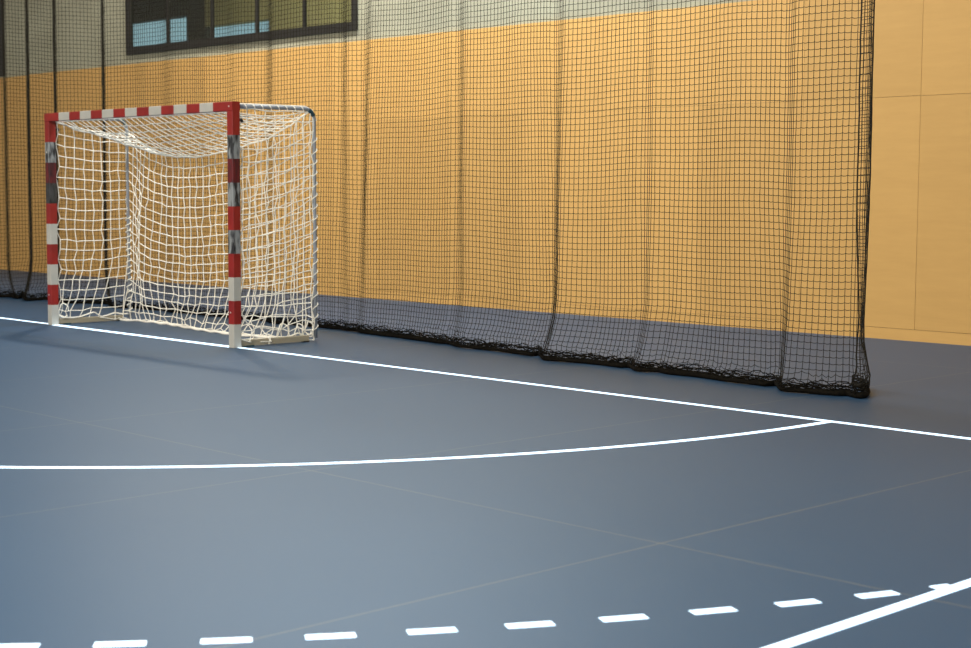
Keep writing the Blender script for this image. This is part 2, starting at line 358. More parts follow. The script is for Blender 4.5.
# ------------------------------------------------------------------ black divider net
ZS = [0,0.05,0.12,0.22,0.35,0.5,1.3,2.5,4.6]
LV = [[[0.0,-7.431,1.456],[0.0179,-7.145,1.548],[0.021,-7.095,1.559],[0.0234,-7.055,1.56],[0.0311,-6.929,1.533],[0.0427,-6.744,1.472],[0.0534,-6.575,1.417],[0.0598,-6.468,1.399],[0.0616,-6.44,1.405],[0.0634,-6.415,1.42],[0.075,-6.27,1.551],[0.0764,-6.249,1.56],[0.0784,-6.215,1.564],[0.0861,-6.091,1.535],[0.0942,-5.963,1.491],[0.1028,-5.8,1.435],[0.1081,-5.698,1.416],[0.1103,-5.656,1.429],[0.1138,-5.602,1.474],[0.1154,-5.58,1.496],[0.1205,-5.528,1.582],[0.1215,-5.511,1.593],[0.1241,-5.46,1.587],[0.1322,-5.311,1.529],[0.1358,-5.271,1.514],[0.1399,-5.224,1.503],[0.1405,-5.22,1.507],[0.1413,-5.224,1.516],[0.1553,-5.341,1.631],[0.1564,-5.349,1.642],[0.1569,-5.344,1.646],[0.1667,-5.238,1.603],[0.1775,-5.123,1.548],[0.1918,-4.899,1.443],[0.1961,-4.829,1.419],[0.1967,-4.82,1.42],[0.1977,-4.815,1.437],[0.2133,-4.823,1.705],[0.2143,-4.818,1.722],[0.2152,-4.804,1.728],[0.2215,-4.703,1.692],[0.2323,-4.534,1.612],[0.2459,-4.299,1.502],[0.2492,-4.241,1.482],[0.2505,-4.216,1.482],[0.2529,-4.177,1.505],[0.2799,-3.772,1.822],[0.2846,-3.689,1.852],[0.2881,-3.624,1.833],[0.3009,-3.408,1.723],[0.3135,-3.244,1.637],[0.3194,-3.164,1.602],[0.3215,-3.133,1.597],[0.3234,-3.107,1.607],[0.3351,-2.961,1.698],[0.3403,-2.889,1.725],[0.3458,-2.808,1.732],[0.3487,-2.766,1.732],[0.3579,-2.613,1.726],[0.3709,-2.4,1.771],[0.3754,-2.324,1.767],[0.3822,-2.214,1.74],[0.3882,-2.116,1.715],[0.3931,-2.034,1.706],[0.3966,-1.977,1.713],[0.4052,-1.838,1.748],[0.4094,-1.768,1.759],[0.4139,-1.692,1.759],[0.4187,-1.613,1.75],[0.4279,-1.459,1.734],[0.4442,-1.191,1.77],[0.449,-1.109,1.763],[0.4546,-1.018,1.743],[0.4603,-0.929,1.725],[0.4652,-0.852,1.72],[0.4701,-0.774,1.733],[0.4819,-0.593,1.784],[0.4848,-0.548,1.788],[0.4895,-0.475,1.772],[0.4948,-0.397,1.739],[0.5027,-0.275,1.686],[0.5077,-0.193,1.669],[0.5499,0.514,1.73],[0.5556,0.61,1.728],[0.5611,0.702,1.715],[0.5631,0.732,1.728],[0.5655,0.773,1.732],[0.5697,0.843,1.718],[0.578,0.938,1.695],[0.5867,1.041,1.703],[0.5916,1.096,1.688],[0.5943,1.126,1.675],[0.5996,1.204,1.64],[0.6035,1.265,1.626],[0.6376,1.811,1.587],[0.6717,2.353,1.514],[0.6784,2.46,1.494],[0.6804,2.487,1.51],[0.6828,2.525,1.51],[0.688,2.604,1.484],[0.6986,2.758,1.405],[0.7016,2.805,1.389],[0.7049,2.858,1.38],[0.7311,3.286,1.386],[0.7589,3.738,1.324],[0.7629,3.73,1.391],[0.7641,3.737,1.406],[0.7672,3.779,1.38],[0.7724,3.843,1.325],[0.7827,3.987,1.197],[0.7848,4.019,1.174],[0.7862,4.044,1.166],[0.8031,4.353,1.228],[0.8082,4.446,1.24],[0.8128,4.532,1.242],[0.8264,4.783,1.219],[0.8289,4.8,1.263],[0.83,4.816,1.273],[0.8328,4.862,1.249],[0.8362,4.911,1.208],[0.8419,4.997,1.135],[0.8443,5.038,1.115],[0.8458,5.066,1.122],[0.8516,5.161,1.185],[0.853,5.187,1.194],[0.8595,5.302,1.144],[0.8683,5.475,1.16],[0.8727,5.561,1.16],[0.8771,5.646,1.147],[0.8895,5.883,1.091],[0.8939,5.968,1.086],[0.9026,6.139,1.089],[0.907,6.225,1.079],[0.9112,6.234,1.16],[0.912,6.243,1.17],[0.9153,6.29,1.126],[0.9191,6.339,1.069],[0.9269,6.434,0.956],[0.929,6.464,0.931],[0.9301,6.484,0.925],[0.9491,6.832,1.002],[0.9537,6.888,1.069],[0.9618,7.011,0.989],[0.9646,7.026,1.039],[0.9693,6.996,1.119],[0.9762,6.934,1.229],[0.9841,6.853,1.349],[0.9898,6.786,1.429],[0.9952,6.709,1.489],[1.0,6.631,1.529]],
[[0.0,-7.431,1.456],[0.0179,-7.145,1.548],[0.021,-7.095,1.559],[0.0234,-7.055,1.56],[0.0311,-6.929,1.533],[0.0427,-6.744,1.472],[0.0534,-6.575,1.417],[0.0598,-6.468,1.399],[0.0616,-6.44,1.405],[0.0634,-6.415,1.42],[0.075,-6.27,1.551],[0.0764,-6.249,1.56],[0.0784,-6.215,1.564],[0.0861,-6.091,1.535],[0.0942,-5.963,1.491],[0.103,-5.801,1.436],[0.1084,-5.7,1.418],[0.1102,-5.666,1.427],[0.1123,-5.635,1.451],[0.1158,-5.588,1.5],[0.1204,-5.546,1.578],[0.122,-5.521,1.592],[0.126,-5.446,1.572],[0.1322,-5.335,1.528],[0.1383,-5.251,1.497],[0.1406,-5.218,1.493],[0.1426,-5.229,1.518],[0.1527,-5.328,1.631],[0.1545,-5.344,1.652],[0.155,-5.342,1.658],[0.1602,-5.269,1.633],[0.1775,-5.039,1.524],[0.1905,-4.849,1.436],[0.1937,-4.799,1.422],[0.1941,-4.793,1.425],[0.1953,-4.79,1.443],[0.2116,-4.802,1.707],[0.2128,-4.797,1.724],[0.2138,-4.783,1.729],[0.2206,-4.68,1.692],[0.2323,-4.509,1.612],[0.2458,-4.278,1.503],[0.2496,-4.208,1.483],[0.2519,-4.169,1.501],[0.2787,-3.776,1.824],[0.2825,-3.71,1.851],[0.2838,-3.684,1.849],[0.2872,-3.625,1.827],[0.3009,-3.393,1.708],[0.3129,-3.24,1.629],[0.3193,-3.154,1.597],[0.3216,-3.123,1.604],[0.3332,-2.98,1.691],[0.3394,-2.898,1.724],[0.3457,-2.808,1.733],[0.3487,-2.766,1.732],[0.3579,-2.613,1.726],[0.3709,-2.4,1.771],[0.3754,-2.324,1.767],[0.3822,-2.214,1.74],[0.3882,-2.116,1.715],[0.3931,-2.034,1.706],[0.3966,-1.977,1.713],[0.4052,-1.838,1.748],[0.4094,-1.768,1.759],[0.4139,-1.692,1.759],[0.4187,-1.613,1.75],[0.4279,-1.459,1.734],[0.4442,-1.191,1.77],[0.449,-1.109,1.763],[0.4546,-1.018,1.743],[0.4601,-0.929,1.725],[0.4648,-0.852,1.72],[0.4696,-0.774,1.733],[0.481,-0.593,1.784],[0.4837,-0.548,1.788],[0.4883,-0.475,1.773],[0.4948,-0.376,1.73],[0.5024,-0.26,1.682],[0.5066,-0.193,1.669],[0.5495,0.514,1.73],[0.5553,0.61,1.728],[0.561,0.702,1.715],[0.5629,0.732,1.728],[0.5654,0.773,1.732],[0.5697,0.843,1.718],[0.5784,0.939,1.694],[0.5879,1.049,1.702],[0.593,1.105,1.686],[0.5943,1.119,1.681],[0.6006,1.213,1.639],[0.6044,1.273,1.625],[0.6372,1.811,1.587],[0.6714,2.368,1.512],[0.6785,2.482,1.491],[0.6805,2.509,1.507],[0.6828,2.548,1.507],[0.688,2.628,1.479],[0.6982,2.78,1.401],[0.7037,2.872,1.379],[0.7287,3.293,1.385],[0.7569,3.764,1.32],[0.7612,3.759,1.39],[0.762,3.764,1.402],[0.7632,3.782,1.394],[0.7665,3.827,1.359],[0.7724,3.9,1.294],[0.7803,4.007,1.199],[0.7827,4.041,1.174],[0.7842,4.067,1.164],[0.7867,4.11,1.17],[0.8011,4.364,1.227],[0.8064,4.456,1.24],[0.8106,4.532,1.242],[0.8259,4.805,1.217],[0.8285,4.822,1.26],[0.8296,4.838,1.271],[0.8326,4.884,1.245],[0.8362,4.934,1.204],[0.8419,5.018,1.133],[0.8443,5.058,1.114],[0.8455,5.082,1.12],[0.8513,5.172,1.183],[0.8527,5.198,1.192],[0.8592,5.312,1.144],[0.868,5.48,1.159],[0.8725,5.566,1.159],[0.877,5.652,1.146],[0.8856,5.812,1.103],[0.8896,5.888,1.09],[0.894,5.973,1.085],[0.9029,6.144,1.088],[0.9074,6.23,1.079],[0.9116,6.24,1.157],[0.9124,6.248,1.169],[0.9154,6.29,1.132],[0.9191,6.337,1.077],[0.9282,6.449,0.946],[0.9298,6.474,0.928],[0.9308,6.492,0.925],[0.9491,6.833,1.002],[0.9537,6.888,1.069],[0.962,7.018,0.994],[0.9646,7.032,1.039],[0.9693,7.003,1.119],[0.9762,6.941,1.229],[0.9842,6.86,1.349],[0.99,6.794,1.429],[0.9953,6.718,1.489],[1.0,6.642,1.529]],
[[0.0,-7.431,1.456],[0.0179,-7.145,1.548],[0.021,-7.095,1.559],[0.0234,-7.055,1.56],[0.0311,-6.929,1.533],[0.0427,-6.744,1.472],[0.0534,-6.575,1.417],[0.0598,-6.468,1.399],[0.0616,-6.44,1.405],[0.0634,-6.415,1.42],[0.075,-6.27,1.551],[0.0764,-6.249,1.56],[0.0784,-6.215,1.564],[0.0861,-6.091,1.535],[0.0942,-5.963,1.491],[0.1029,-5.803,1.436],[0.1057,-5.751,1.423],[0.1081,-5.704,1.42],[0.1099,-5.671,1.43],[0.1118,-5.643,1.455],[0.1153,-5.6,1.506],[0.1192,-5.568,1.576],[0.1203,-5.551,1.587],[0.1235,-5.491,1.576],[0.1322,-5.334,1.514],[0.1358,-5.287,1.496],[0.1406,-5.222,1.482],[0.1422,-5.225,1.503],[0.1545,-5.321,1.647],[0.1563,-5.327,1.67],[0.1607,-5.267,1.652],[0.1775,-5.054,1.552],[0.1926,-4.836,1.448],[0.197,-4.769,1.426],[0.1975,-4.761,1.428],[0.1982,-4.757,1.439],[0.2145,-4.774,1.698],[0.2161,-4.772,1.724],[0.2169,-4.762,1.732],[0.2219,-4.685,1.709],[0.2323,-4.535,1.639],[0.2474,-4.28,1.517],[0.2515,-4.208,1.49],[0.253,-4.18,1.487],[0.2551,-4.146,1.507],[0.281,-3.782,1.827],[0.2845,-3.72,1.85],[0.288,-3.657,1.833],[0.3009,-3.441,1.723],[0.3131,-3.275,1.637],[0.3188,-3.194,1.601],[0.3209,-3.163,1.595],[0.3228,-3.135,1.604],[0.335,-2.972,1.698],[0.34,-2.9,1.725],[0.3452,-2.819,1.733],[0.3487,-2.766,1.732],[0.3579,-2.613,1.726],[0.3709,-2.4,1.771],[0.3754,-2.324,1.767],[0.3822,-2.214,1.74],[0.3882,-2.116,1.715],[0.3931,-2.034,1.706],[0.3966,-1.977,1.713],[0.4052,-1.838,1.748],[0.4094,-1.768,1.759],[0.4139,-1.692,1.759],[0.4187,-1.613,1.75],[0.4279,-1.459,1.734],[0.4442,-1.191,1.77],[0.449,-1.109,1.763],[0.4546,-1.018,1.743],[0.4601,-0.929,1.725],[0.4648,-0.852,1.72],[0.4689,-0.787,1.73],[0.4807,-0.599,1.782],[0.4838,-0.548,1.789],[0.4883,-0.476,1.773],[0.4948,-0.378,1.732],[0.5025,-0.261,1.682],[0.5067,-0.193,1.669],[0.5495,0.514,1.731],[0.5553,0.61,1.728],[0.561,0.702,1.716],[0.5629,0.732,1.728],[0.5654,0.772,1.733],[0.5697,0.842,1.718],[0.5785,0.95,1.692],[0.5871,1.057,1.702],[0.5917,1.112,1.686],[0.5943,1.143,1.673],[0.5996,1.222,1.638],[0.6034,1.282,1.623],[0.6363,1.819,1.586],[0.672,2.398,1.509],[0.6787,2.504,1.488],[0.6811,2.538,1.504],[0.683,2.57,1.504],[0.688,2.648,1.479],[0.6983,2.8,1.4],[0.704,2.892,1.377],[0.7285,3.3,1.384],[0.759,3.803,1.314],[0.7633,3.796,1.386],[0.7642,3.804,1.395],[0.7672,3.847,1.367],[0.7724,3.911,1.311],[0.7824,4.048,1.19],[0.7843,4.078,1.17],[0.7857,4.101,1.163],[0.8008,4.371,1.226],[0.8062,4.467,1.24],[0.8097,4.531,1.242],[0.8262,4.832,1.214],[0.8291,4.853,1.259],[0.8299,4.866,1.266],[0.8328,4.912,1.242],[0.8362,4.96,1.202],[0.8419,5.043,1.133],[0.8442,5.082,1.114],[0.8455,5.106,1.12],[0.8508,5.188,1.181],[0.8523,5.214,1.189],[0.8587,5.327,1.143],[0.867,5.485,1.158],[0.8713,5.566,1.158],[0.8758,5.652,1.145],[0.8845,5.812,1.103],[0.8885,5.888,1.09],[0.8929,5.973,1.085],[0.9023,6.152,1.088],[0.9068,6.238,1.078],[0.9111,6.249,1.156],[0.9119,6.258,1.166],[0.9153,6.306,1.122],[0.9191,6.353,1.067],[0.9269,6.445,0.957],[0.9291,6.476,0.931],[0.9302,6.496,0.925],[0.949,6.833,1.002],[0.9537,6.888,1.069],[0.9584,6.968,1.037],[0.9623,7.027,1.002],[0.9646,7.046,1.039],[0.9693,7.017,1.119],[0.9763,6.955,1.229],[0.9843,6.874,1.349],[0.99,6.808,1.429],[0.9953,6.733,1.489],[1.0,6.659,1.529]],
[[0.0,-7.431,1.456],[0.0179,-7.145,1.548],[0.021,-7.095,1.559],[0.0234,-7.055,1.56],[0.0311,-6.929,1.533],[0.0427,-6.744,1.472],[0.0534,-6.575,1.417],[0.0598,-6.468,1.399],[0.0616,-6.44,1.405],[0.0634,-6.415,1.42],[0.075,-6.27,1.551],[0.0764,-6.249,1.56],[0.0784,-6.215,1.564],[0.0839,-6.125,1.546],[0.0942,-5.963,1.491],[0.1038,-5.805,1.438],[0.1069,-5.754,1.425],[0.1095,-5.709,1.422],[0.111,-5.685,1.43],[0.1125,-5.665,1.446],[0.1174,-5.617,1.515],[0.1209,-5.597,1.571],[0.1216,-5.588,1.58],[0.1228,-5.568,1.583],[0.1258,-5.517,1.57],[0.1322,-5.415,1.53],[0.1396,-5.308,1.487],[0.1443,-5.237,1.47],[0.1452,-5.23,1.48],[0.1461,-5.233,1.494],[0.1578,-5.301,1.663],[0.1588,-5.304,1.678],[0.1592,-5.299,1.682],[0.1629,-5.244,1.666],[0.1775,-5.039,1.57],[0.1917,-4.806,1.458],[0.1961,-4.73,1.431],[0.1967,-4.72,1.432],[0.1977,-4.716,1.449],[0.2122,-4.74,1.712],[0.2132,-4.736,1.73],[0.2142,-4.72,1.735],[0.2211,-4.603,1.69],[0.2323,-4.42,1.601],[0.2431,-4.256,1.523],[0.2478,-4.181,1.494],[0.2495,-4.153,1.492],[0.2518,-4.121,1.512],[0.279,-3.791,1.833],[0.282,-3.743,1.851],[0.2839,-3.711,1.845],[0.2894,-3.627,1.808],[0.3009,-3.454,1.718],[0.3163,-3.239,1.609],[0.3202,-3.18,1.593],[0.3221,-3.153,1.602],[0.3346,-2.981,1.698],[0.3395,-2.909,1.724],[0.3452,-2.82,1.733],[0.3487,-2.766,1.732],[0.3579,-2.613,1.726],[0.3709,-2.4,1.771],[0.3754,-2.324,1.767],[0.3822,-2.214,1.74],[0.3882,-2.116,1.715],[0.3931,-2.034,1.706],[0.3966,-1.977,1.713],[0.4052,-1.838,1.748],[0.4094,-1.768,1.759],[0.4139,-1.692,1.759],[0.4187,-1.613,1.75],[0.4279,-1.459,1.734],[0.4442,-1.191,1.77],[0.449,-1.109,1.763],[0.4546,-1.018,1.743],[0.4602,-0.929,1.725],[0.4649,-0.852,1.72],[0.4698,-0.773,1.733],[0.4812,-0.592,1.783],[0.4845,-0.539,1.788],[0.4895,-0.461,1.768],[0.4948,-0.381,1.734],[0.5026,-0.262,1.683],[0.5068,-0.193,1.669],[0.5116,-0.114,1.672],[0.5495,0.513,1.731],[0.5553,0.609,1.729],[0.561,0.701,1.716],[0.5632,0.736,1.731],[0.5653,0.77,1.734],[0.5697,0.842,1.719],[0.5794,0.961,1.689],[0.588,1.071,1.702],[0.5917,1.116,1.689],[0.5943,1.147,1.676],[0.5999,1.231,1.636],[0.6038,1.294,1.619],[0.6356,1.828,1.584],[0.6564,2.173,1.535],[0.6711,2.419,1.507],[0.6785,2.541,1.484],[0.6807,2.573,1.501],[0.6827,2.605,1.501],[0.6871,2.675,1.477],[0.688,2.689,1.47],[0.6975,2.829,1.396],[0.7026,2.912,1.376],[0.7201,3.204,1.385],[0.7262,3.307,1.383],[0.7421,3.568,1.342],[0.759,3.849,1.307],[0.7593,3.854,1.308],[0.7635,3.842,1.378],[0.7644,3.85,1.388],[0.7675,3.893,1.36],[0.7724,3.954,1.306],[0.7822,4.086,1.19],[0.7841,4.115,1.17],[0.7855,4.138,1.163],[0.7998,4.386,1.225],[0.8055,4.487,1.24],[0.808,4.531,1.242],[0.8217,4.775,1.223],[0.8271,4.87,1.21],[0.8297,4.889,1.251],[0.8305,4.903,1.258],[0.8332,4.945,1.237],[0.8362,4.987,1.204],[0.8424,5.077,1.131],[0.8445,5.113,1.116],[0.846,5.14,1.125],[0.8506,5.206,1.176],[0.8521,5.234,1.183],[0.8584,5.344,1.145],[0.8665,5.495,1.157],[0.8707,5.572,1.157],[0.8754,5.658,1.144],[0.8881,5.888,1.09],[0.8927,5.973,1.084],[0.9027,6.161,1.088],[0.9077,6.252,1.076],[0.9115,6.261,1.145],[0.9123,6.269,1.157],[0.9146,6.303,1.132],[0.9191,6.359,1.069],[0.9274,6.458,0.956],[0.9293,6.485,0.935],[0.9304,6.504,0.93],[0.9489,6.832,1.002],[0.9537,6.888,1.069],[0.9614,7.005,1.011],[0.9633,7.02,1.039],[0.9683,6.991,1.119],[0.9757,6.928,1.229],[0.9842,6.847,1.349],[0.9903,6.781,1.429],[0.9955,6.715,1.489],[1.0,6.649,1.529]],
[[0.0,-7.431,1.456],[0.0179,-7.145,1.548],[0.021,-7.095,1.559],[0.0234,-7.055,1.56],[0.0311,-6.929,1.533],[0.0427,-6.744,1.472],[0.0534,-6.575,1.417],[0.0598,-6.468,1.399],[0.0616,-6.44,1.405],[0.0634,-6.415,1.42],[0.075,-6.27,1.551],[0.0764,-6.249,1.56],[0.0784,-6.215,1.564],[0.0839,-6.125,1.546],[0.0942,-5.963,1.491],[0.104,-5.808,1.439],[0.109,-5.726,1.424],[0.1107,-5.698,1.43],[0.1123,-5.679,1.447],[0.1177,-5.635,1.524],[0.1206,-5.622,1.571],[0.1222,-5.597,1.578],[0.1255,-5.544,1.564],[0.1322,-5.441,1.523],[0.1397,-5.332,1.48],[0.1446,-5.258,1.461],[0.1455,-5.247,1.469],[0.1463,-5.246,1.481],[0.1585,-5.274,1.669],[0.1598,-5.273,1.688],[0.1602,-5.267,1.692],[0.1636,-5.217,1.678],[0.1688,-5.142,1.645],[0.1775,-5.021,1.586],[0.1923,-4.776,1.468],[0.1958,-4.717,1.443],[0.1979,-4.68,1.436],[0.1989,-4.675,1.453],[0.2128,-4.705,1.706],[0.2145,-4.699,1.736],[0.216,-4.673,1.735],[0.2179,-4.64,1.724],[0.2323,-4.401,1.611],[0.2437,-4.23,1.528],[0.2486,-4.154,1.499],[0.2503,-4.127,1.496],[0.2526,-4.097,1.518],[0.2788,-3.801,1.839],[0.281,-3.767,1.852],[0.285,-3.702,1.833],[0.3009,-3.467,1.713],[0.3128,-3.299,1.625],[0.3189,-3.208,1.591],[0.321,-3.176,1.597],[0.3338,-2.996,1.694],[0.3395,-2.911,1.725],[0.3446,-2.831,1.734],[0.3487,-2.766,1.732],[0.3579,-2.613,1.726],[0.3709,-2.4,1.771],[0.3754,-2.324,1.767],[0.3822,-2.214,1.74],[0.3882,-2.116,1.715],[0.3931,-2.034,1.706],[0.3966,-1.977,1.713],[0.4052,-1.838,1.748],[0.4094,-1.768,1.759],[0.4139,-1.692,1.759],[0.4187,-1.613,1.75],[0.4279,-1.459,1.734],[0.4442,-1.191,1.77],[0.449,-1.109,1.763],[0.4546,-1.018,1.743],[0.4602,-0.929,1.724],[0.465,-0.852,1.72],[0.4699,-0.773,1.732],[0.4814,-0.592,1.783],[0.4847,-0.54,1.788],[0.4895,-0.464,1.77],[0.4948,-0.384,1.736],[0.5027,-0.264,1.685],[0.5075,-0.185,1.669],[0.5491,0.504,1.732],[0.5548,0.599,1.73],[0.5609,0.701,1.717],[0.5631,0.733,1.733],[0.5652,0.767,1.737],[0.5697,0.841,1.72],[0.5791,0.965,1.685],[0.5878,1.083,1.704],[0.5916,1.133,1.687],[0.5943,1.167,1.671],[0.6001,1.255,1.628],[0.6033,1.307,1.615],[0.6348,1.837,1.582],[0.6554,2.181,1.534],[0.6713,2.447,1.505],[0.6791,2.577,1.48],[0.6809,2.601,1.498],[0.6827,2.631,1.5],[0.6871,2.701,1.475],[0.688,2.714,1.469],[0.6969,2.847,1.397],[0.7021,2.932,1.374],[0.7185,3.21,1.385],[0.7246,3.313,1.383],[0.7318,3.434,1.367],[0.7403,3.576,1.339],[0.7526,3.783,1.318],[0.7596,3.9,1.3],[0.7635,3.887,1.366],[0.7642,3.888,1.377],[0.7647,3.895,1.38],[0.7678,3.939,1.352],[0.7724,3.997,1.301],[0.7818,4.122,1.191],[0.7852,4.174,1.164],[0.7982,4.393,1.223],[0.8029,4.474,1.238],[0.8062,4.531,1.242],[0.8124,4.639,1.229],[0.8226,4.817,1.221],[0.8279,4.908,1.206],[0.83,4.924,1.239],[0.8311,4.94,1.248],[0.8336,4.979,1.231],[0.8362,5.016,1.204],[0.8421,5.1,1.138],[0.8447,5.143,1.121],[0.8461,5.166,1.127],[0.8501,5.226,1.17],[0.852,5.258,1.176],[0.8582,5.366,1.147],[0.8666,5.517,1.157],[0.8716,5.607,1.153],[0.8842,5.828,1.1],[0.8884,5.902,1.088],[0.9029,6.165,1.088],[0.9086,6.265,1.075],[0.9119,6.273,1.134],[0.9129,6.285,1.146],[0.9164,6.333,1.107],[0.9191,6.366,1.07],[0.9276,6.468,0.959],[0.9293,6.492,0.942],[0.9307,6.516,0.936],[0.9488,6.832,1.003],[0.9537,6.888,1.069],[0.9607,6.987,1.019],[0.962,6.993,1.039],[0.9674,6.963,1.119],[0.9754,6.9,1.229],[0.9846,6.819,1.349],[0.9961,6.704,1.489],[1.0,6.656,1.529]],
[[0.0,-7.431,1.456],[0.0179,-7.145,1.548],[0.021,-7.095,1.559],[0.0234,-7.055,1.56],[0.0311,-6.929,1.533],[0.0427,-6.744,1.472],[0.0534,-6.575,1.417],[0.0598,-6.468,1.399],[0.0616,-6.44,1.405],[0.0634,-6.415,1.42],[0.075,-6.27,1.551],[0.0764,-6.249,1.56],[0.0784,-6.215,1.564],[0.0839,-6.125,1.546],[0.0942,-5.963,1.491],[0.1039,-5.809,1.439],[0.1088,-5.728,1.425],[0.1104,-5.701,1.432],[0.112,-5.683,1.449],[0.1173,-5.644,1.528],[0.1195,-5.636,1.564],[0.1207,-5.619,1.576],[0.1252,-5.547,1.558],[0.1322,-5.438,1.515],[0.139,-5.333,1.474],[0.1432,-5.265,1.458],[0.144,-5.255,1.466],[0.1447,-5.252,1.478],[0.1566,-5.262,1.676],[0.1577,-5.258,1.694],[0.1583,-5.25,1.696],[0.1625,-5.184,1.674],[0.1775,-4.958,1.566],[0.1923,-4.733,1.459],[0.1964,-4.668,1.437],[0.1968,-4.661,1.439],[0.198,-4.659,1.458],[0.2136,-4.69,1.718],[0.2143,-4.689,1.731],[0.2151,-4.68,1.739],[0.2175,-4.641,1.731],[0.2206,-4.592,1.71],[0.2323,-4.416,1.625],[0.2482,-4.178,1.512],[0.2519,-4.119,1.498],[0.2538,-4.093,1.517],[0.28,-3.807,1.842],[0.2817,-3.781,1.853],[0.2834,-3.753,1.85],[0.2886,-3.674,1.816],[0.3009,-3.493,1.721],[0.3133,-3.311,1.626],[0.3196,-3.215,1.588],[0.3216,-3.183,1.594],[0.3344,-2.996,1.694],[0.3399,-2.911,1.725],[0.3447,-2.831,1.734],[0.3487,-2.766,1.732],[0.3579,-2.613,1.726],[0.3709,-2.4,1.771],[0.3754,-2.324,1.767],[0.3822,-2.214,1.74],[0.3882,-2.116,1.715],[0.3931,-2.034,1.706],[0.3966,-1.977,1.713],[0.4052,-1.838,1.748],[0.4094,-1.768,1.759],[0.4139,-1.692,1.759],[0.4187,-1.613,1.75],[0.4279,-1.459,1.734],[0.4442,-1.191,1.77],[0.449,-1.109,1.763],[0.4546,-1.018,1.743],[0.4603,-0.929,1.724],[0.4651,-0.852,1.72],[0.47,-0.773,1.732],[0.4821,-0.585,1.784],[0.4849,-0.54,1.789],[0.4896,-0.466,1.772],[0.4948,-0.388,1.739],[0.5027,-0.266,1.687],[0.5077,-0.185,1.669],[0.549,0.503,1.733],[0.5548,0.599,1.731],[0.5609,0.7,1.717],[0.563,0.73,1.736],[0.565,0.763,1.74],[0.5697,0.84,1.721],[0.5765,0.931,1.689],[0.5798,0.977,1.682],[0.5877,1.087,1.707],[0.5914,1.137,1.69],[0.5943,1.174,1.671],[0.6006,1.269,1.622],[0.6038,1.321,1.609],[0.6346,1.846,1.58],[0.6545,2.18,1.534],[0.6701,2.446,1.506],[0.6788,2.59,1.479],[0.6806,2.612,1.5],[0.6823,2.641,1.502],[0.687,2.715,1.474],[0.688,2.73,1.466],[0.6963,2.852,1.397],[0.7011,2.931,1.375],[0.7176,3.209,1.386],[0.7237,3.312,1.383],[0.7399,3.583,1.338],[0.7525,3.795,1.317],[0.7598,3.918,1.298],[0.7637,3.907,1.363],[0.7643,3.908,1.373],[0.7649,3.917,1.375],[0.7681,3.961,1.345],[0.7724,4.017,1.298],[0.7814,4.135,1.195],[0.7848,4.187,1.168],[0.787,4.224,1.173],[0.7977,4.402,1.225],[0.8027,4.488,1.239],[0.8052,4.531,1.242],[0.8117,4.644,1.229],[0.8213,4.81,1.222],[0.828,4.925,1.203],[0.8298,4.939,1.232],[0.831,4.956,1.241],[0.8338,5.001,1.222],[0.8362,5.035,1.199],[0.8416,5.111,1.142],[0.8442,5.153,1.126],[0.8456,5.177,1.131],[0.8494,5.234,1.166],[0.8515,5.271,1.172],[0.8578,5.377,1.149],[0.866,5.522,1.157],[0.8708,5.607,1.152],[0.8838,5.828,1.1],[0.888,5.901,1.089],[0.903,6.164,1.089],[0.9091,6.27,1.074],[0.912,6.279,1.125],[0.9131,6.292,1.136],[0.9158,6.331,1.109],[0.9191,6.372,1.068],[0.9275,6.473,0.963],[0.9294,6.501,0.947],[0.9307,6.523,0.943],[0.9487,6.831,1.004],[0.9537,6.888,1.069],[0.9608,6.987,1.019],[0.9621,6.99,1.039],[0.9675,6.96,1.119],[0.9756,6.897,1.229],[0.9849,6.815,1.349],[0.9962,6.705,1.489],[1.0,6.662,1.529]],
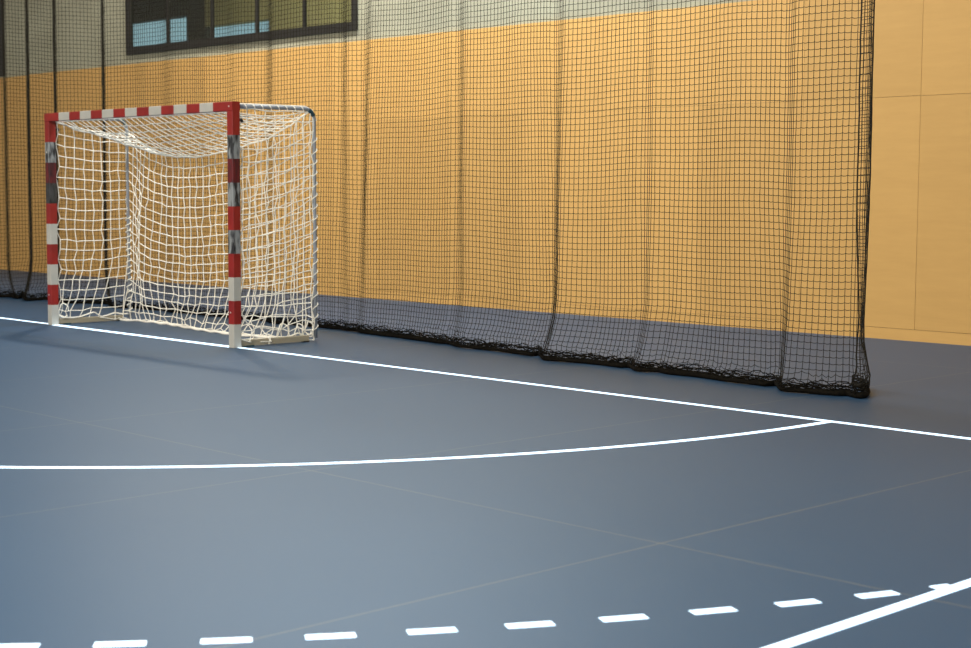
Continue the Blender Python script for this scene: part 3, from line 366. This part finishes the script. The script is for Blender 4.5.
[[0.0,-7.431,1.456],[0.0179,-7.145,1.548],[0.021,-7.095,1.559],[0.0234,-7.055,1.56],[0.0311,-6.929,1.533],[0.0427,-6.744,1.472],[0.0534,-6.575,1.417],[0.0598,-6.468,1.399],[0.0616,-6.44,1.405],[0.0634,-6.415,1.42],[0.075,-6.27,1.551],[0.0764,-6.249,1.56],[0.0784,-6.215,1.564],[0.0839,-6.125,1.546],[0.0942,-5.963,1.491],[0.1039,-5.809,1.439],[0.1088,-5.728,1.425],[0.1104,-5.701,1.432],[0.112,-5.683,1.449],[0.1173,-5.644,1.528],[0.1195,-5.636,1.564],[0.1207,-5.619,1.576],[0.1252,-5.547,1.558],[0.1322,-5.438,1.515],[0.139,-5.333,1.474],[0.1432,-5.265,1.458],[0.144,-5.255,1.466],[0.1447,-5.252,1.478],[0.1565,-5.263,1.676],[0.1577,-5.26,1.694],[0.1581,-5.253,1.698],[0.162,-5.191,1.678],[0.1775,-4.958,1.566],[0.1929,-4.725,1.454],[0.1967,-4.665,1.435],[0.1979,-4.657,1.45],[0.2132,-4.68,1.706],[0.2152,-4.677,1.738],[0.2168,-4.651,1.736],[0.2195,-4.609,1.72],[0.2323,-4.416,1.625],[0.2457,-4.215,1.526],[0.2487,-4.169,1.507],[0.2508,-4.134,1.5],[0.2527,-4.11,1.519],[0.2789,-3.824,1.852],[0.2811,-3.791,1.866],[0.2835,-3.752,1.856],[0.2867,-3.703,1.834],[0.3009,-3.493,1.721],[0.3152,-3.282,1.609],[0.3208,-3.195,1.576],[0.3225,-3.168,1.586],[0.3352,-2.984,1.693],[0.3402,-2.908,1.723],[0.3455,-2.819,1.733],[0.3487,-2.766,1.732],[0.3579,-2.613,1.726],[0.3714,-2.391,1.771],[0.3762,-2.31,1.764],[0.3822,-2.214,1.74],[0.3882,-2.116,1.715],[0.3931,-2.034,1.706],[0.3966,-1.977,1.713],[0.4052,-1.838,1.748],[0.4094,-1.768,1.759],[0.4139,-1.692,1.759],[0.4187,-1.613,1.75],[0.4279,-1.459,1.734],[0.4442,-1.191,1.77],[0.449,-1.109,1.763],[0.4546,-1.018,1.743],[0.4601,-0.929,1.724],[0.4648,-0.851,1.719],[0.4696,-0.771,1.731],[0.4817,-0.576,1.784],[0.4848,-0.523,1.789],[0.4896,-0.446,1.769],[0.4948,-0.366,1.735],[0.5025,-0.247,1.685],[0.5078,-0.161,1.67],[0.5446,0.451,1.737],[0.5516,0.568,1.736],[0.5593,0.696,1.72],[0.5613,0.714,1.749],[0.563,0.74,1.759],[0.5666,0.798,1.742],[0.5697,0.846,1.722],[0.5765,0.948,1.675],[0.579,0.989,1.666],[0.5815,1.029,1.676],[0.5861,1.087,1.725],[0.5874,1.11,1.725],[0.5943,1.209,1.667],[0.6012,1.305,1.604],[0.6046,1.358,1.584],[0.6259,1.715,1.581],[0.6359,1.882,1.572],[0.6672,2.402,1.517],[0.6784,2.587,1.482],[0.681,2.614,1.516],[0.6823,2.635,1.52],[0.6855,2.682,1.499],[0.688,2.719,1.477],[0.6952,2.819,1.411],[0.6994,2.886,1.389],[0.7171,3.182,1.395],[0.723,3.28,1.392],[0.7402,3.563,1.341],[0.7536,3.786,1.321],[0.7616,3.918,1.298],[0.7648,3.918,1.351],[0.7658,3.929,1.363],[0.7691,3.976,1.335],[0.7724,4.019,1.302],[0.7811,4.132,1.21],[0.7841,4.177,1.189],[0.7868,4.222,1.193],[0.7988,4.42,1.235],[0.8055,4.531,1.242],[0.8216,4.8,1.229],[0.8294,4.926,1.201],[0.8312,4.95,1.219],[0.8328,4.977,1.222],[0.8362,5.031,1.204],[0.8419,5.114,1.156],[0.8442,5.15,1.146],[0.8531,5.296,1.169],[0.8581,5.381,1.162],[0.868,5.545,1.162],[0.8734,5.636,1.149],[0.8881,5.875,1.095],[0.8929,5.956,1.09],[0.9043,6.147,1.095],[0.9119,6.271,1.073],[0.9138,6.289,1.1],[0.9151,6.309,1.106],[0.9191,6.367,1.075],[0.927,6.469,0.993],[0.9291,6.501,0.98],[0.9311,6.535,0.977],[0.9486,6.827,1.01],[0.9537,6.888,1.069],[0.9603,6.987,1.019],[0.962,7.007,1.039],[0.9671,6.978,1.119],[0.9747,6.915,1.229],[0.9834,6.834,1.349],[0.9896,6.767,1.429],[0.9951,6.696,1.489],[1.0,6.625,1.529]],
[[0.0,-7.431,1.456],[0.0179,-7.145,1.548],[0.021,-7.095,1.559],[0.0234,-7.055,1.56],[0.0311,-6.929,1.533],[0.0427,-6.744,1.472],[0.0534,-6.575,1.417],[0.0598,-6.468,1.399],[0.0616,-6.44,1.405],[0.0634,-6.415,1.42],[0.075,-6.27,1.551],[0.0764,-6.249,1.56],[0.0784,-6.215,1.564],[0.0839,-6.125,1.546],[0.0942,-5.963,1.491],[0.1039,-5.809,1.439],[0.1088,-5.728,1.425],[0.1104,-5.701,1.432],[0.112,-5.683,1.449],[0.1173,-5.644,1.528],[0.1195,-5.636,1.564],[0.1207,-5.619,1.576],[0.1252,-5.547,1.558],[0.1322,-5.438,1.515],[0.139,-5.333,1.474],[0.1432,-5.265,1.458],[0.144,-5.255,1.466],[0.1447,-5.252,1.478],[0.1565,-5.263,1.676],[0.1577,-5.26,1.694],[0.1581,-5.253,1.698],[0.162,-5.191,1.678],[0.1775,-4.958,1.566],[0.1929,-4.725,1.454],[0.1968,-4.665,1.435],[0.1979,-4.657,1.45],[0.2133,-4.68,1.706],[0.2153,-4.675,1.737],[0.2171,-4.645,1.733],[0.22,-4.601,1.715],[0.2323,-4.416,1.625],[0.2454,-4.222,1.53],[0.251,-4.135,1.501],[0.253,-4.108,1.518],[0.2798,-3.807,1.842],[0.282,-3.773,1.855],[0.2843,-3.736,1.846],[0.2874,-3.69,1.826],[0.3009,-3.493,1.721],[0.3144,-3.295,1.617],[0.3198,-3.212,1.586],[0.3216,-3.184,1.595],[0.3347,-2.991,1.697],[0.3399,-2.911,1.726],[0.3447,-2.831,1.734],[0.3487,-2.766,1.732],[0.3579,-2.613,1.726],[0.3714,-2.391,1.771],[0.3762,-2.31,1.764],[0.3822,-2.214,1.74],[0.3873,-2.131,1.718],[0.392,-2.054,1.707],[0.3961,-1.984,1.712],[0.4052,-1.838,1.748],[0.4094,-1.768,1.759],[0.4139,-1.692,1.759],[0.4187,-1.613,1.75],[0.4279,-1.459,1.734],[0.4442,-1.191,1.77],[0.4483,-1.121,1.765],[0.4546,-1.018,1.743],[0.4593,-0.941,1.726],[0.464,-0.86,1.719],[0.4688,-0.779,1.731],[0.482,-0.562,1.792],[0.485,-0.512,1.8],[0.4868,-0.481,1.795],[0.49,-0.43,1.777],[0.4948,-0.356,1.741],[0.503,-0.232,1.679],[0.5058,-0.187,1.665],[0.5081,-0.149,1.661],[0.5435,0.447,1.734],[0.5502,0.561,1.736],[0.5582,0.695,1.721],[0.5611,0.719,1.763],[0.5625,0.741,1.77],[0.5656,0.792,1.754],[0.5697,0.853,1.722],[0.5767,0.964,1.662],[0.5794,1.012,1.647],[0.5812,1.044,1.651],[0.5865,1.129,1.697],[0.5882,1.159,1.702],[0.5909,1.205,1.688],[0.5943,1.26,1.66],[0.6012,1.358,1.608],[0.6047,1.412,1.592],[0.6338,1.881,1.574],[0.6664,2.403,1.516],[0.678,2.587,1.482],[0.6805,2.617,1.507],[0.6822,2.644,1.512],[0.6858,2.698,1.49],[0.688,2.729,1.473],[0.6952,2.828,1.415],[0.6993,2.89,1.396],[0.7237,3.279,1.393],[0.7414,3.556,1.343],[0.7559,3.786,1.321],[0.7645,3.921,1.295],[0.7667,3.937,1.325],[0.7682,3.96,1.329],[0.7724,4.022,1.304],[0.7809,4.141,1.228],[0.7848,4.202,1.209],[0.7876,4.248,1.21],[0.7965,4.393,1.235],[0.8015,4.475,1.242],[0.8209,4.794,1.229],[0.829,4.925,1.203],[0.8308,4.947,1.223],[0.8321,4.967,1.228],[0.8362,5.031,1.204],[0.8418,5.111,1.154],[0.8442,5.148,1.143],[0.8532,5.296,1.169],[0.8583,5.381,1.162],[0.8681,5.545,1.162],[0.8736,5.636,1.149],[0.8883,5.875,1.095],[0.8931,5.956,1.09],[0.9046,6.148,1.094],[0.9121,6.271,1.072],[0.914,6.289,1.099],[0.9154,6.31,1.104],[0.9191,6.366,1.076],[0.9268,6.466,0.996],[0.929,6.5,0.982],[0.9313,6.539,0.978],[0.9486,6.827,1.01],[0.9537,6.888,1.069],[0.9603,6.987,1.019],[0.962,7.007,1.039],[0.9671,6.978,1.119],[0.9747,6.915,1.229],[0.9834,6.834,1.349],[0.9896,6.767,1.429],[0.9951,6.696,1.489],[1.0,6.625,1.529]],
[[0.0,-7.431,1.456],[0.0179,-7.145,1.548],[0.021,-7.095,1.559],[0.0234,-7.055,1.56],[0.0311,-6.929,1.533],[0.0427,-6.744,1.472],[0.0534,-6.575,1.417],[0.0598,-6.468,1.399],[0.0616,-6.44,1.405],[0.0634,-6.415,1.42],[0.075,-6.27,1.551],[0.0764,-6.249,1.56],[0.0784,-6.215,1.564],[0.0839,-6.125,1.546],[0.0942,-5.963,1.491],[0.1039,-5.809,1.439],[0.1088,-5.728,1.425],[0.1104,-5.701,1.432],[0.112,-5.683,1.449],[0.1173,-5.644,1.528],[0.1195,-5.636,1.564],[0.1207,-5.619,1.576],[0.1252,-5.547,1.558],[0.1322,-5.438,1.515],[0.139,-5.333,1.474],[0.1432,-5.265,1.458],[0.144,-5.255,1.466],[0.1447,-5.252,1.478],[0.1565,-5.263,1.676],[0.1577,-5.26,1.694],[0.1581,-5.253,1.698],[0.162,-5.191,1.678],[0.1775,-4.958,1.566],[0.193,-4.725,1.454],[0.1968,-4.665,1.435],[0.1979,-4.657,1.45],[0.2134,-4.68,1.706],[0.2153,-4.675,1.736],[0.2173,-4.643,1.732],[0.2201,-4.599,1.714],[0.2323,-4.416,1.625],[0.2453,-4.224,1.532],[0.2511,-4.135,1.501],[0.2531,-4.107,1.518],[0.2801,-3.801,1.839],[0.2823,-3.768,1.852],[0.2846,-3.731,1.843],[0.2877,-3.685,1.823],[0.3009,-3.493,1.721],[0.3141,-3.3,1.619],[0.3195,-3.218,1.59],[0.3209,-3.195,1.596],[0.3346,-2.994,1.699],[0.3398,-2.913,1.726],[0.3447,-2.832,1.734],[0.3487,-2.766,1.732],[0.3579,-2.613,1.726],[0.3714,-2.391,1.771],[0.3762,-2.31,1.764],[0.3822,-2.214,1.74],[0.3873,-2.131,1.718],[0.392,-2.054,1.707],[0.3961,-1.984,1.712],[0.4052,-1.838,1.748],[0.4094,-1.768,1.759],[0.4139,-1.692,1.759],[0.4187,-1.613,1.75],[0.4279,-1.459,1.734],[0.4447,-1.182,1.77],[0.4498,-1.097,1.761],[0.4546,-1.018,1.743],[0.4595,-0.928,1.724],[0.4633,-0.859,1.718],[0.4681,-0.77,1.73],[0.4816,-0.525,1.797],[0.4844,-0.475,1.804],[0.4883,-0.406,1.784],[0.4948,-0.297,1.728],[0.5019,-0.193,1.675],[0.5066,-0.12,1.658],[0.5421,0.456,1.733],[0.5491,0.571,1.735],[0.5567,0.695,1.721],[0.5602,0.728,1.768],[0.5617,0.752,1.774],[0.5664,0.822,1.747],[0.5697,0.871,1.72],[0.5766,0.993,1.65],[0.579,1.041,1.635],[0.5809,1.08,1.639],[0.5873,1.203,1.684],[0.5891,1.24,1.689],[0.5917,1.293,1.675],[0.5943,1.341,1.653],[0.6019,1.445,1.601],[0.606,1.505,1.586],[0.623,1.764,1.58],[0.6327,1.912,1.57],[0.6651,2.404,1.516],[0.6774,2.587,1.482],[0.6803,2.625,1.506],[0.6823,2.653,1.509],[0.6859,2.706,1.489],[0.688,2.734,1.475],[0.695,2.83,1.418],[0.6987,2.887,1.399],[0.7236,3.285,1.393],[0.7403,3.549,1.344],[0.7551,3.786,1.321],[0.7637,3.921,1.295],[0.766,3.946,1.32],[0.7679,3.977,1.323],[0.7724,4.043,1.299],[0.7802,4.152,1.234],[0.7845,4.218,1.214],[0.7877,4.27,1.216],[0.7978,4.431,1.24],[0.8041,4.531,1.242],[0.8207,4.8,1.229],[0.8287,4.925,1.203],[0.8305,4.946,1.224],[0.8318,4.966,1.229],[0.8344,5.005,1.217],[0.8362,5.031,1.204],[0.8414,5.104,1.156],[0.8439,5.144,1.143],[0.8532,5.296,1.169],[0.8583,5.381,1.162],[0.8668,5.522,1.163],[0.873,5.625,1.151],[0.8847,5.816,1.105],[0.89,5.903,1.092],[0.9044,6.144,1.094],[0.9122,6.271,1.072],[0.9141,6.29,1.098],[0.9154,6.311,1.103],[0.9191,6.366,1.077],[0.9271,6.472,0.994],[0.9292,6.504,0.982],[0.9315,6.542,0.978],[0.9486,6.827,1.01],[0.9537,6.888,1.069],[0.9603,6.987,1.019],[0.962,7.007,1.039],[0.9671,6.978,1.119],[0.9747,6.915,1.229],[0.9834,6.834,1.349],[0.9896,6.767,1.429],[0.9951,6.696,1.489],[1.0,6.625,1.529]]]
NZ = np.array(ZS)
L = [np.array(p) for p in LV]
MESHW = .0452
NS = int(round(17.7 / MESHW))            # upright strands
SUB = 3                                  # points of a row between two strands
U = np.linspace(0, 1, NS * SUB + 1)
lev = np.stack([np.stack([np.interp(U, p[:, 0], p[:, 1]), np.interp(U, p[:, 0], p[:, 2])], -1) for p in L])   # (levels, U, 2)
ZTOP = 4.6
rows = np.concatenate([[.028, .042, .062, .09, .125], np.arange(.17, ZTOP, .046)])
def plan_at(z):
    i = min(max(np.searchsorted(NZ, z) - 1, 0), len(NZ) - 2)
    t = min(max((z - NZ[i]) / (NZ[i + 1] - NZ[i]), 0), 1)
    return lev[i] * (1 - t) + lev[i + 1] * t
G = np.zeros((len(rows), len(U), 3))
wav = rng.normal(0, 1, (len(rows), NS + 1)); 
for i in range(1, len(rows)):
    wav[i] = .75 * wav[i - 1] + .66 * wav[i]
for i, z in enumerate(rows):
    G[i, :, :2] = plan_at(z)
    G[i, :, 2] = z
    jit = np.interp(U * NS, np.arange(NS + 1), wav[i])
    amp = .0013 + .007 * max(0, (.16 - z) / .16)
    G[i, :, 0] += amp * jit; G[i, :, 1] += .6 * amp * np.roll(jit, 3)
    lowf = .010 * np.sin(U * 37 + 1.3 * math.sin(z * 1.1)) + .006 * np.sin(U * 91 + z)
    G[i, :, 2] += lowf * min(1, z / .5)
    sag = np.where(np.arange(len(U)) % SUB == 0, .0, -.0045)
    G[i, :, 2] += sag
    if z < .15:
        G[i, :, 2] += np.abs(np.interp(U * NS, np.arange(NS + 1), rng.normal(0, .010, NS + 1)))
knots = G[:, ::SUB]
R_CORD = .0021
curtain = thing('divider_net', 'black netting curtain hanging in folds down to the floor behind the goal', 'net', (1.0, 1.4, 0))
curtain_inv = Matrix.Translation((-1.0, -1.4, 0))
def adopt(o, inv):
    o.matrix_parent_inverse = inv
    return o
V, Q = join([strands(np.swapaxes(knots, 0, 1), R_CORD), strands(G, R_CORD)])
adopt(quad_mesh('netting', V, Q, BLACKNET, curtain), curtain_inv)
# weighted hem on the floor and tangled net just above it
base = lev[0][::2]
hem_n = len(base)
q = np.cumsum(rng.normal(0, 1, hem_n)); q -= np.linspace(q[0], q[-1], hem_n)
wob = np.convolve(rng.normal(0, 1, hem_n), np.ones(9) / 9, 'same')
hp = np.column_stack([base[:, 0], base[:, 1], .020 + .004 * wob])
m = MB(); m.tube(hp, np.clip(.020 + .008 * wob, .014, .029), 8)
adopt(m.build('weighted_hem', HEM, curtain, True), curtain_inv)
loose = []
smooth = np.ones(3) / 3
for k in range(14):
    zz = np.clip(.020 + .0045 * k + np.convolve(rng.normal(0, .020, hem_n), smooth, 'same'), .012, .11)
    off = np.convolve(rng.normal(0, .012, hem_n), smooth, 'same')
    loose.append(np.column_stack([base[:, 0] + off, base[:, 1] - .012 + off[::-1] * .6, zz]))
V, Q = strands(np.array(loose), R_CORD * 1.5)
adopt(quad_mesh('loose_netting', V, Q, HEM, curtain), curtain_inv)
end = knots[:, -1]
m = MB(); m.tube(end, .0055, 6); adopt(m.build('edge_cord', BLACKNET, curtain), curtain_inv)

# ------------------------------------------------------------------ handball goal
goal = thing('handball_goal', 'red and white striped handball goal with a slack white net', 'goal', (0, 0, 0))
def rsec(w, r, n=3):
    pts = []
    for cx, cy, a0 in ((1, 1, 0), (-1, 1, 90), (-1, -1, 180), (1, -1, 270)):
        for k in range(n + 1):
            a = math.radians(a0 + 90 * k / n)
            pts.append((cx * (w / 2 - r) + r * math.cos(a), cy * (w / 2 - r) + r * math.sin(a)))
    return pts
SEC = rsec(.08, .007)
PM = [RED, WHITE, WHITE_SCUFF, RED_SCUFF, BLACK_SCUFF]
for sx in (-1, 1):
    m = MB()
    stops = [0, .2, .4, .6, .8, 1.0, 1.2, 1.4, 1.6, 1.8, 2.0]
    mats = [1, 0, 1, 0, 1, 0, 4, 3, 2, 0] if sx < 0 else [1, 0, 1, 0, 2, 0, 2, 3, 2, 0]
    m.prism(SEC, (sx * 1.54, -.04, 0), (1, 0, 0), (0, 1, 0), (0, 0, 1), stops, mats)
    post = m.build('goal_post', PM, goal)
    for z in (.30, 1.70 if sx < 0 else 2.04):
        s = MB(); s.tube([(sx * 1.54 - .005, -.079, z), (sx * 1.54 - .005, -.084, z)], .008, 8); s.build('screw', STEEL, post)
m = MB()
st = [-1.58, -1.30] + [-1.30 + .2 * k for k in range(1, 14)] + [1.58]
mm = [0] + [1 if k % 2 == 0 else 0 for k in range(13)] + [0]
m.prism(SEC, (0, -.04, 2.04), (0, 1, 0), (0, 0, 1), (1, 0, 0), st, mm)
m.build('crossbar', PM, goal)

def arcpts(c, r, a0, a1, x, n=6):
    return [(x, c[0] + r * math.cos(math.radians(a0 + (a1 - a0) * k / n)), c[1] + r * math.sin(math.radians(a0 + (a1 - a0) * k / n))) for k in range(n + 1)]
for sx in (-1, 1):
    x = sx * 1.54
    m = MB()
    m.tube([(x, 0, 2.045), (x, .35, 2.047), (x, .72, 2.05)] + arcpts((.72, 1.95), .10, 90, 0, x)[1:] + [(x, .822, 1.3), (x, .825, .6), (x, .828, .03)], .017, 10)
    fr_ = m.build('rear_frame', GALV, goal, True)
    m = MB(); m.tube(arcpts((.72, 1.95), .10, 70, 25, x), .019, 10); m.build('corner_sleeve', TEAL, fr_, True)
    m = MB(); m.prism([(-.016, 0), (.016, 0), (.016, .045), (.010, .052), (-.010, .052), (-.016, .045)], (x, 0, .008), (1, 0, 0), (0, 0, 1), (0, 1, 0), [0.0, .74], [0])
    bar = m.build('ground_bar', BEIGE, goal)
    m = MB(); m.box(x - .03, x + .03, .06, .14, 0, .012); m.build('floor_plate', TEAL, bar)
    m = MB(); m.box(x - .02, x + .02, .68, .74, 0, .012); m.build('rubber_foot', BLACKPL, bar)
    for (yy, zz) in ((.02, 1.93),):
        m = MB(); m.tube([(x - sx * .0, 0, zz), (x, .045, zz), (x, .05, zz - .02)], .013, 8); m.build('net_hook', BLACKPL, goal)

# --- net
def sm(t): t = np.clip(t, 0, 1); return t * t * (3 - 2 * t)
RX = [-1.54, -1.50, -1.26, -1.08, -.90, -.72, -.46, -.20, .26, .80, 1.2, 1.45, 1.54]
RZ = [1.92, 1.905, 1.809, 1.746, 1.693, 1.662, 1.649, 1.655, 1.705, 1.80, 1.90, 2.00, 2.035]
BX = [-1.56, -1.40, -1.16, -.77, 0, .52, .96, 1.2, 1.54]
BY = [.70, .76, .80, .78, .65, .60, .64, .74, .80]
NU, NV = 31, 19
rb = random.Random(3)
def jitter(P, base, low):
    n = rng.normal(0, 1, P.shape)
    k = base + low * np.clip((.45 - P[..., 2:3]) / .45, 0, 1) ** 1.5
    P += n * k * np.array([1, 1, .7])
    P[..., 2] = np.maximum(P[..., 2], .012)
    return P
u = np.linspace(-1.54, 1.54, NU + 1)
ztop = np.interp(u, RX, RZ)
back = np.zeros((NU + 1, NV + 1, 3))
for k in range(NV + 1):
    w = sm((k / NV - .35) / .65)
    z = (ztop - .097 * k) * (1 - w) + ztop * (1 - k / NV) * w
    z = np.maximum(z, .02)
    t = np.clip((.5 - z) / .5, 0, 1) ** 1.6
    y = .805 - .09 * np.exp(-((u + 1.12) / .22) ** 2) * (.4 + .6 * sm((1.8 - z) / .8)) + .03 * np.sin(u * 3.0)
    y = y * (1 - t) + np.interp(u, BX, BY) * t
    xx = u + .05 * np.exp(-((u + .95) / .25) ** 2) * sm((1.2 - z) / .8) * -1.6
    back[:, k] = np.column_stack([xx, y, z])
back = jitter(back, .006, .012)
MV = 8
top = np.zeros((NU + 1, MV + 1, 3))
for k in range(MV + 1):
    v = k / MV
    z = 1.995 * (1 - v) + back[:, 0, 2] * v - .22 * v * (1 - v) * (1 - .35 * (u + 1.54) / 3.08)
    top[:, k] = np.column_stack([u * (.974 * (1 - v) + v), 0.0 + (back[:, 0, 1]) * v, z])
top[:, 1:-1] = jitter(top[:, 1:-1].copy(), .007, 0)
def side(sx, rise, lean, zt0, zt1):
    S = np.zeros((MV + 1, NV + 1, 3))
    for j in range(MV + 1):
        v = j / MV
        zt = zt0 * (1 - v) + zt1 * v
        for k in range(NV + 1):
            z = zt * (1 - k / NV) + .055 * (k / NV)
            z += rise * (v - .5) * math.sin(math.pi * k / NV) - .02 * math.sin(math.pi * v)
            tt = max(0, (.75 - z) / .75) ** 1.5
            y = .01 + .80 * v - lean * tt * math.sin(math.pi * min(1, v * 1.05)) - lean * .35 * tt * v
            x = sx * (1.535 - .02 * math.sin(math.pi * v) + .02 * tt * math.sin(math.pi * v))
            S[j, k] = (x, y, z)
    for k in range(NV + 1):                       # the front edge bows between the hooks
        S[0, k, 1] += .035 * abs(math.sin(k * 1.25)) if 0 < k < NV else 0
    return S
left = jitter(side(-1, .05, .17, 1.99, 1.90), .006, .014)
right = jitter(side(1, .16, .06, 2.035, 2.04), .009, .030)
R_W = .0045
parts = []
for P in (back, top, left, right):
    parts.append(strands(P, R_W)); parts.append(strands(np.swapaxes(P, 0, 1), R_W))
V, Q = join(parts)
gn = quad_mesh('goal_net', V, Q, WHITENET, goal)
gn['label'] = 'slack off white knotted net'
# border cords, lashings round the frame and the loose rope on the floor
m = MB()
m.tube(back[:, 0] + np.array([0, 0, .004]), .0065, 6)
m.build('border_cord', WHITENET, gn)
m = MB(); m.tube(top[0], .007, 6)
def lash(path, rad, turns, r=.0045):
    path = np.array(path, float); n = turns * 8
    t = np.linspace(0, 1, n + 1); s = np.linspace(0, 1, len(path))
    P = np.column_stack([np.interp(t, s, path[:, i]) for i in range(3)])
    T = path[-1] - path[0]; T /= np.linalg.norm(T)
    A = np.cross(T, (1, 0, 0)); A /= np.linalg.norm(A); B = np.cross(T, A)
    a = t * turns * 2 * math.pi
    return P + rad * (np.cos(a)[:, None] * A + np.sin(a)[:, None] * B)
m.build('border_cord', WHITENET, gn)
m = MB(); m.tube([(1.52, .02, 2.066), (1.535, .4, 2.069), (1.54, .72, 2.071), (1.54, .80, 2.04), (1.54, .845, 1.95)], .006, 6)
m.build('border_cord', WHITENET, gn)
for path, rad, turns, r_ in (([(1.54, .01, 2.046), (1.54, .70, 2.05)], .023, 8, .0045), ([(1.54, .822, 1.85), (1.54, .827, .1)], .022, 18, .0045), ([(-1.54, .822, 1.1), (-1.54, .827, .1)], .026, 16, .0055)):
    m = MB(); m.tube(lash(path, rad, turns), r_, 5); m.build('lashing', WHITENET, gn)
def rope(pts, r):
    m = MB(); m.tube(pts, r, 6); m.build('bottom_rope', WHITENET, gn)
rope([(x_, np.interp(x_, BX, BY) - .01, .014 + .004 * math.sin(x_ * 23)) for x_ in np.linspace(-1.60, 1.50, 60)], .011)
rope([(x_, np.interp(x_, BX, BY) + .03 + .015 * math.sin(x_ * 9), .016) for x_ in np.linspace(-1.2, 1.3, 50)], .008)
for sx in (-1, 1):
    w_ = np.interp(np.linspace(0, 1, 40), np.linspace(0, 1, 11), rng.normal(0, .012, 11))
    rope([(sx * 1.525, .02 + .78 * t, .070 + w_[i] - (.012 if sx > 0 else -.01) * math.sin(3 * t)) for i, t in enumerate(np.linspace(0, 1, 40))], .008)
for (c, a, z_) in (((-1.50, .05), .05, .14), ((1.52, .66), .045, .10), ((1.52, .48), .06, .09), ((1.52, .77), .04, .12)):
    m = MB(); m.tube([(c[0] + .012 * math.sin(3 * t), c[1] + a * math.cos(t), max(.02, z_ + a * 1.4 * math.sin(t))) for t in np.linspace(0, 5.6, 24)], .0055, 6)
    m.build('loose_loop', WHITENET, gn)

# ------------------------------------------------------------------ light
def area(name, loc, rot, sx, sy, power, color=(1, 1, 1)):
    l = bpy.data.lights.new(name, 'AREA'); l.shape = 'RECTANGLE'; l.size = sx; l.size_y = sy
    l.energy = power; l.color = color
    o = bpy.data.objects.new(name, l); COL.objects.link(o); o.location = loc; o.rotation_euler = rot
    return o
WARM = (1, .93, .82)
area('ceiling_and_fill_light', (-4.3, 2.8, 7.5), (0, 0, 0), .7, .5, 340, WARM)
area('ceiling_and_fill_light', (0.5, 2.6, 7.9), (0, 0, 0), 3.0, 1.2, 680, (.87, .94, 1))  # unseen lamp, added to give the middle of the floor its bright sheen
for i, (x, y, p) in enumerate([(6.5, -11, 1480), (-5, -11, 880), (13, -9, 290)]):  # unseen lamps, added and tilted to brighten the end wall more than the floor
    area('ceiling_and_fill_light', (x, y, 7.6), (math.radians(36), 0, 0), 2.5, 1.0, p, WARM)
area('daylight', (XR - .02, -9, 4.5), (0, math.radians(90), 0), 3.6, 20, 280, (.80, .90, 1))
area('gallery_fill_light', (-8, 7, 6.1), (0, 0, 0), 4, .6, 105, (1, .95, .8))  # unseen lamp, added to brighten the gallery wall behind the glass
w = bpy.data.worlds.new('World'); scene.world = w; w.use_nodes = True
bg = w.node_tree.nodes['Background']
bg.inputs[0].default_value = (.40, .62, .74, 1); bg.inputs[1].default_value = .72

# ------------------------------------------------------------------ camera
cam = bpy.data.cameras.new('Camera'); co = bpy.data.objects.new('Camera', cam); COL.objects.link(co)
Rv, Uv, Fv = Vector((.698272, .715815, .005082)), Vector((-.062509, .053901, .996588)), Vector((-.713099, .696207, -.082383))
M = Matrix((Rv, Uv, -Fv)).transposed().to_4x4(); M.translation = Vector((12.6083, -7.8642, 1.3181))
co.matrix_world = M
cam.sensor_width = 36; cam.lens = 1576.85 / 971 * 36
cam.clip_end = 200
cam.dof.use_dof = True; cam.dof.focus_distance = 10.5; cam.dof.aperture_fstop = 3.6
scene.camera = co

scene.view_settings.view_transform = 'Standard'
scene.view_settings.look = 'None'
scene.view_settings.exposure = 0.1
scene.view_settings.gamma = 1
scene.view_settings.use_curve_mapping = False
scene.cycles.use_denoising = True
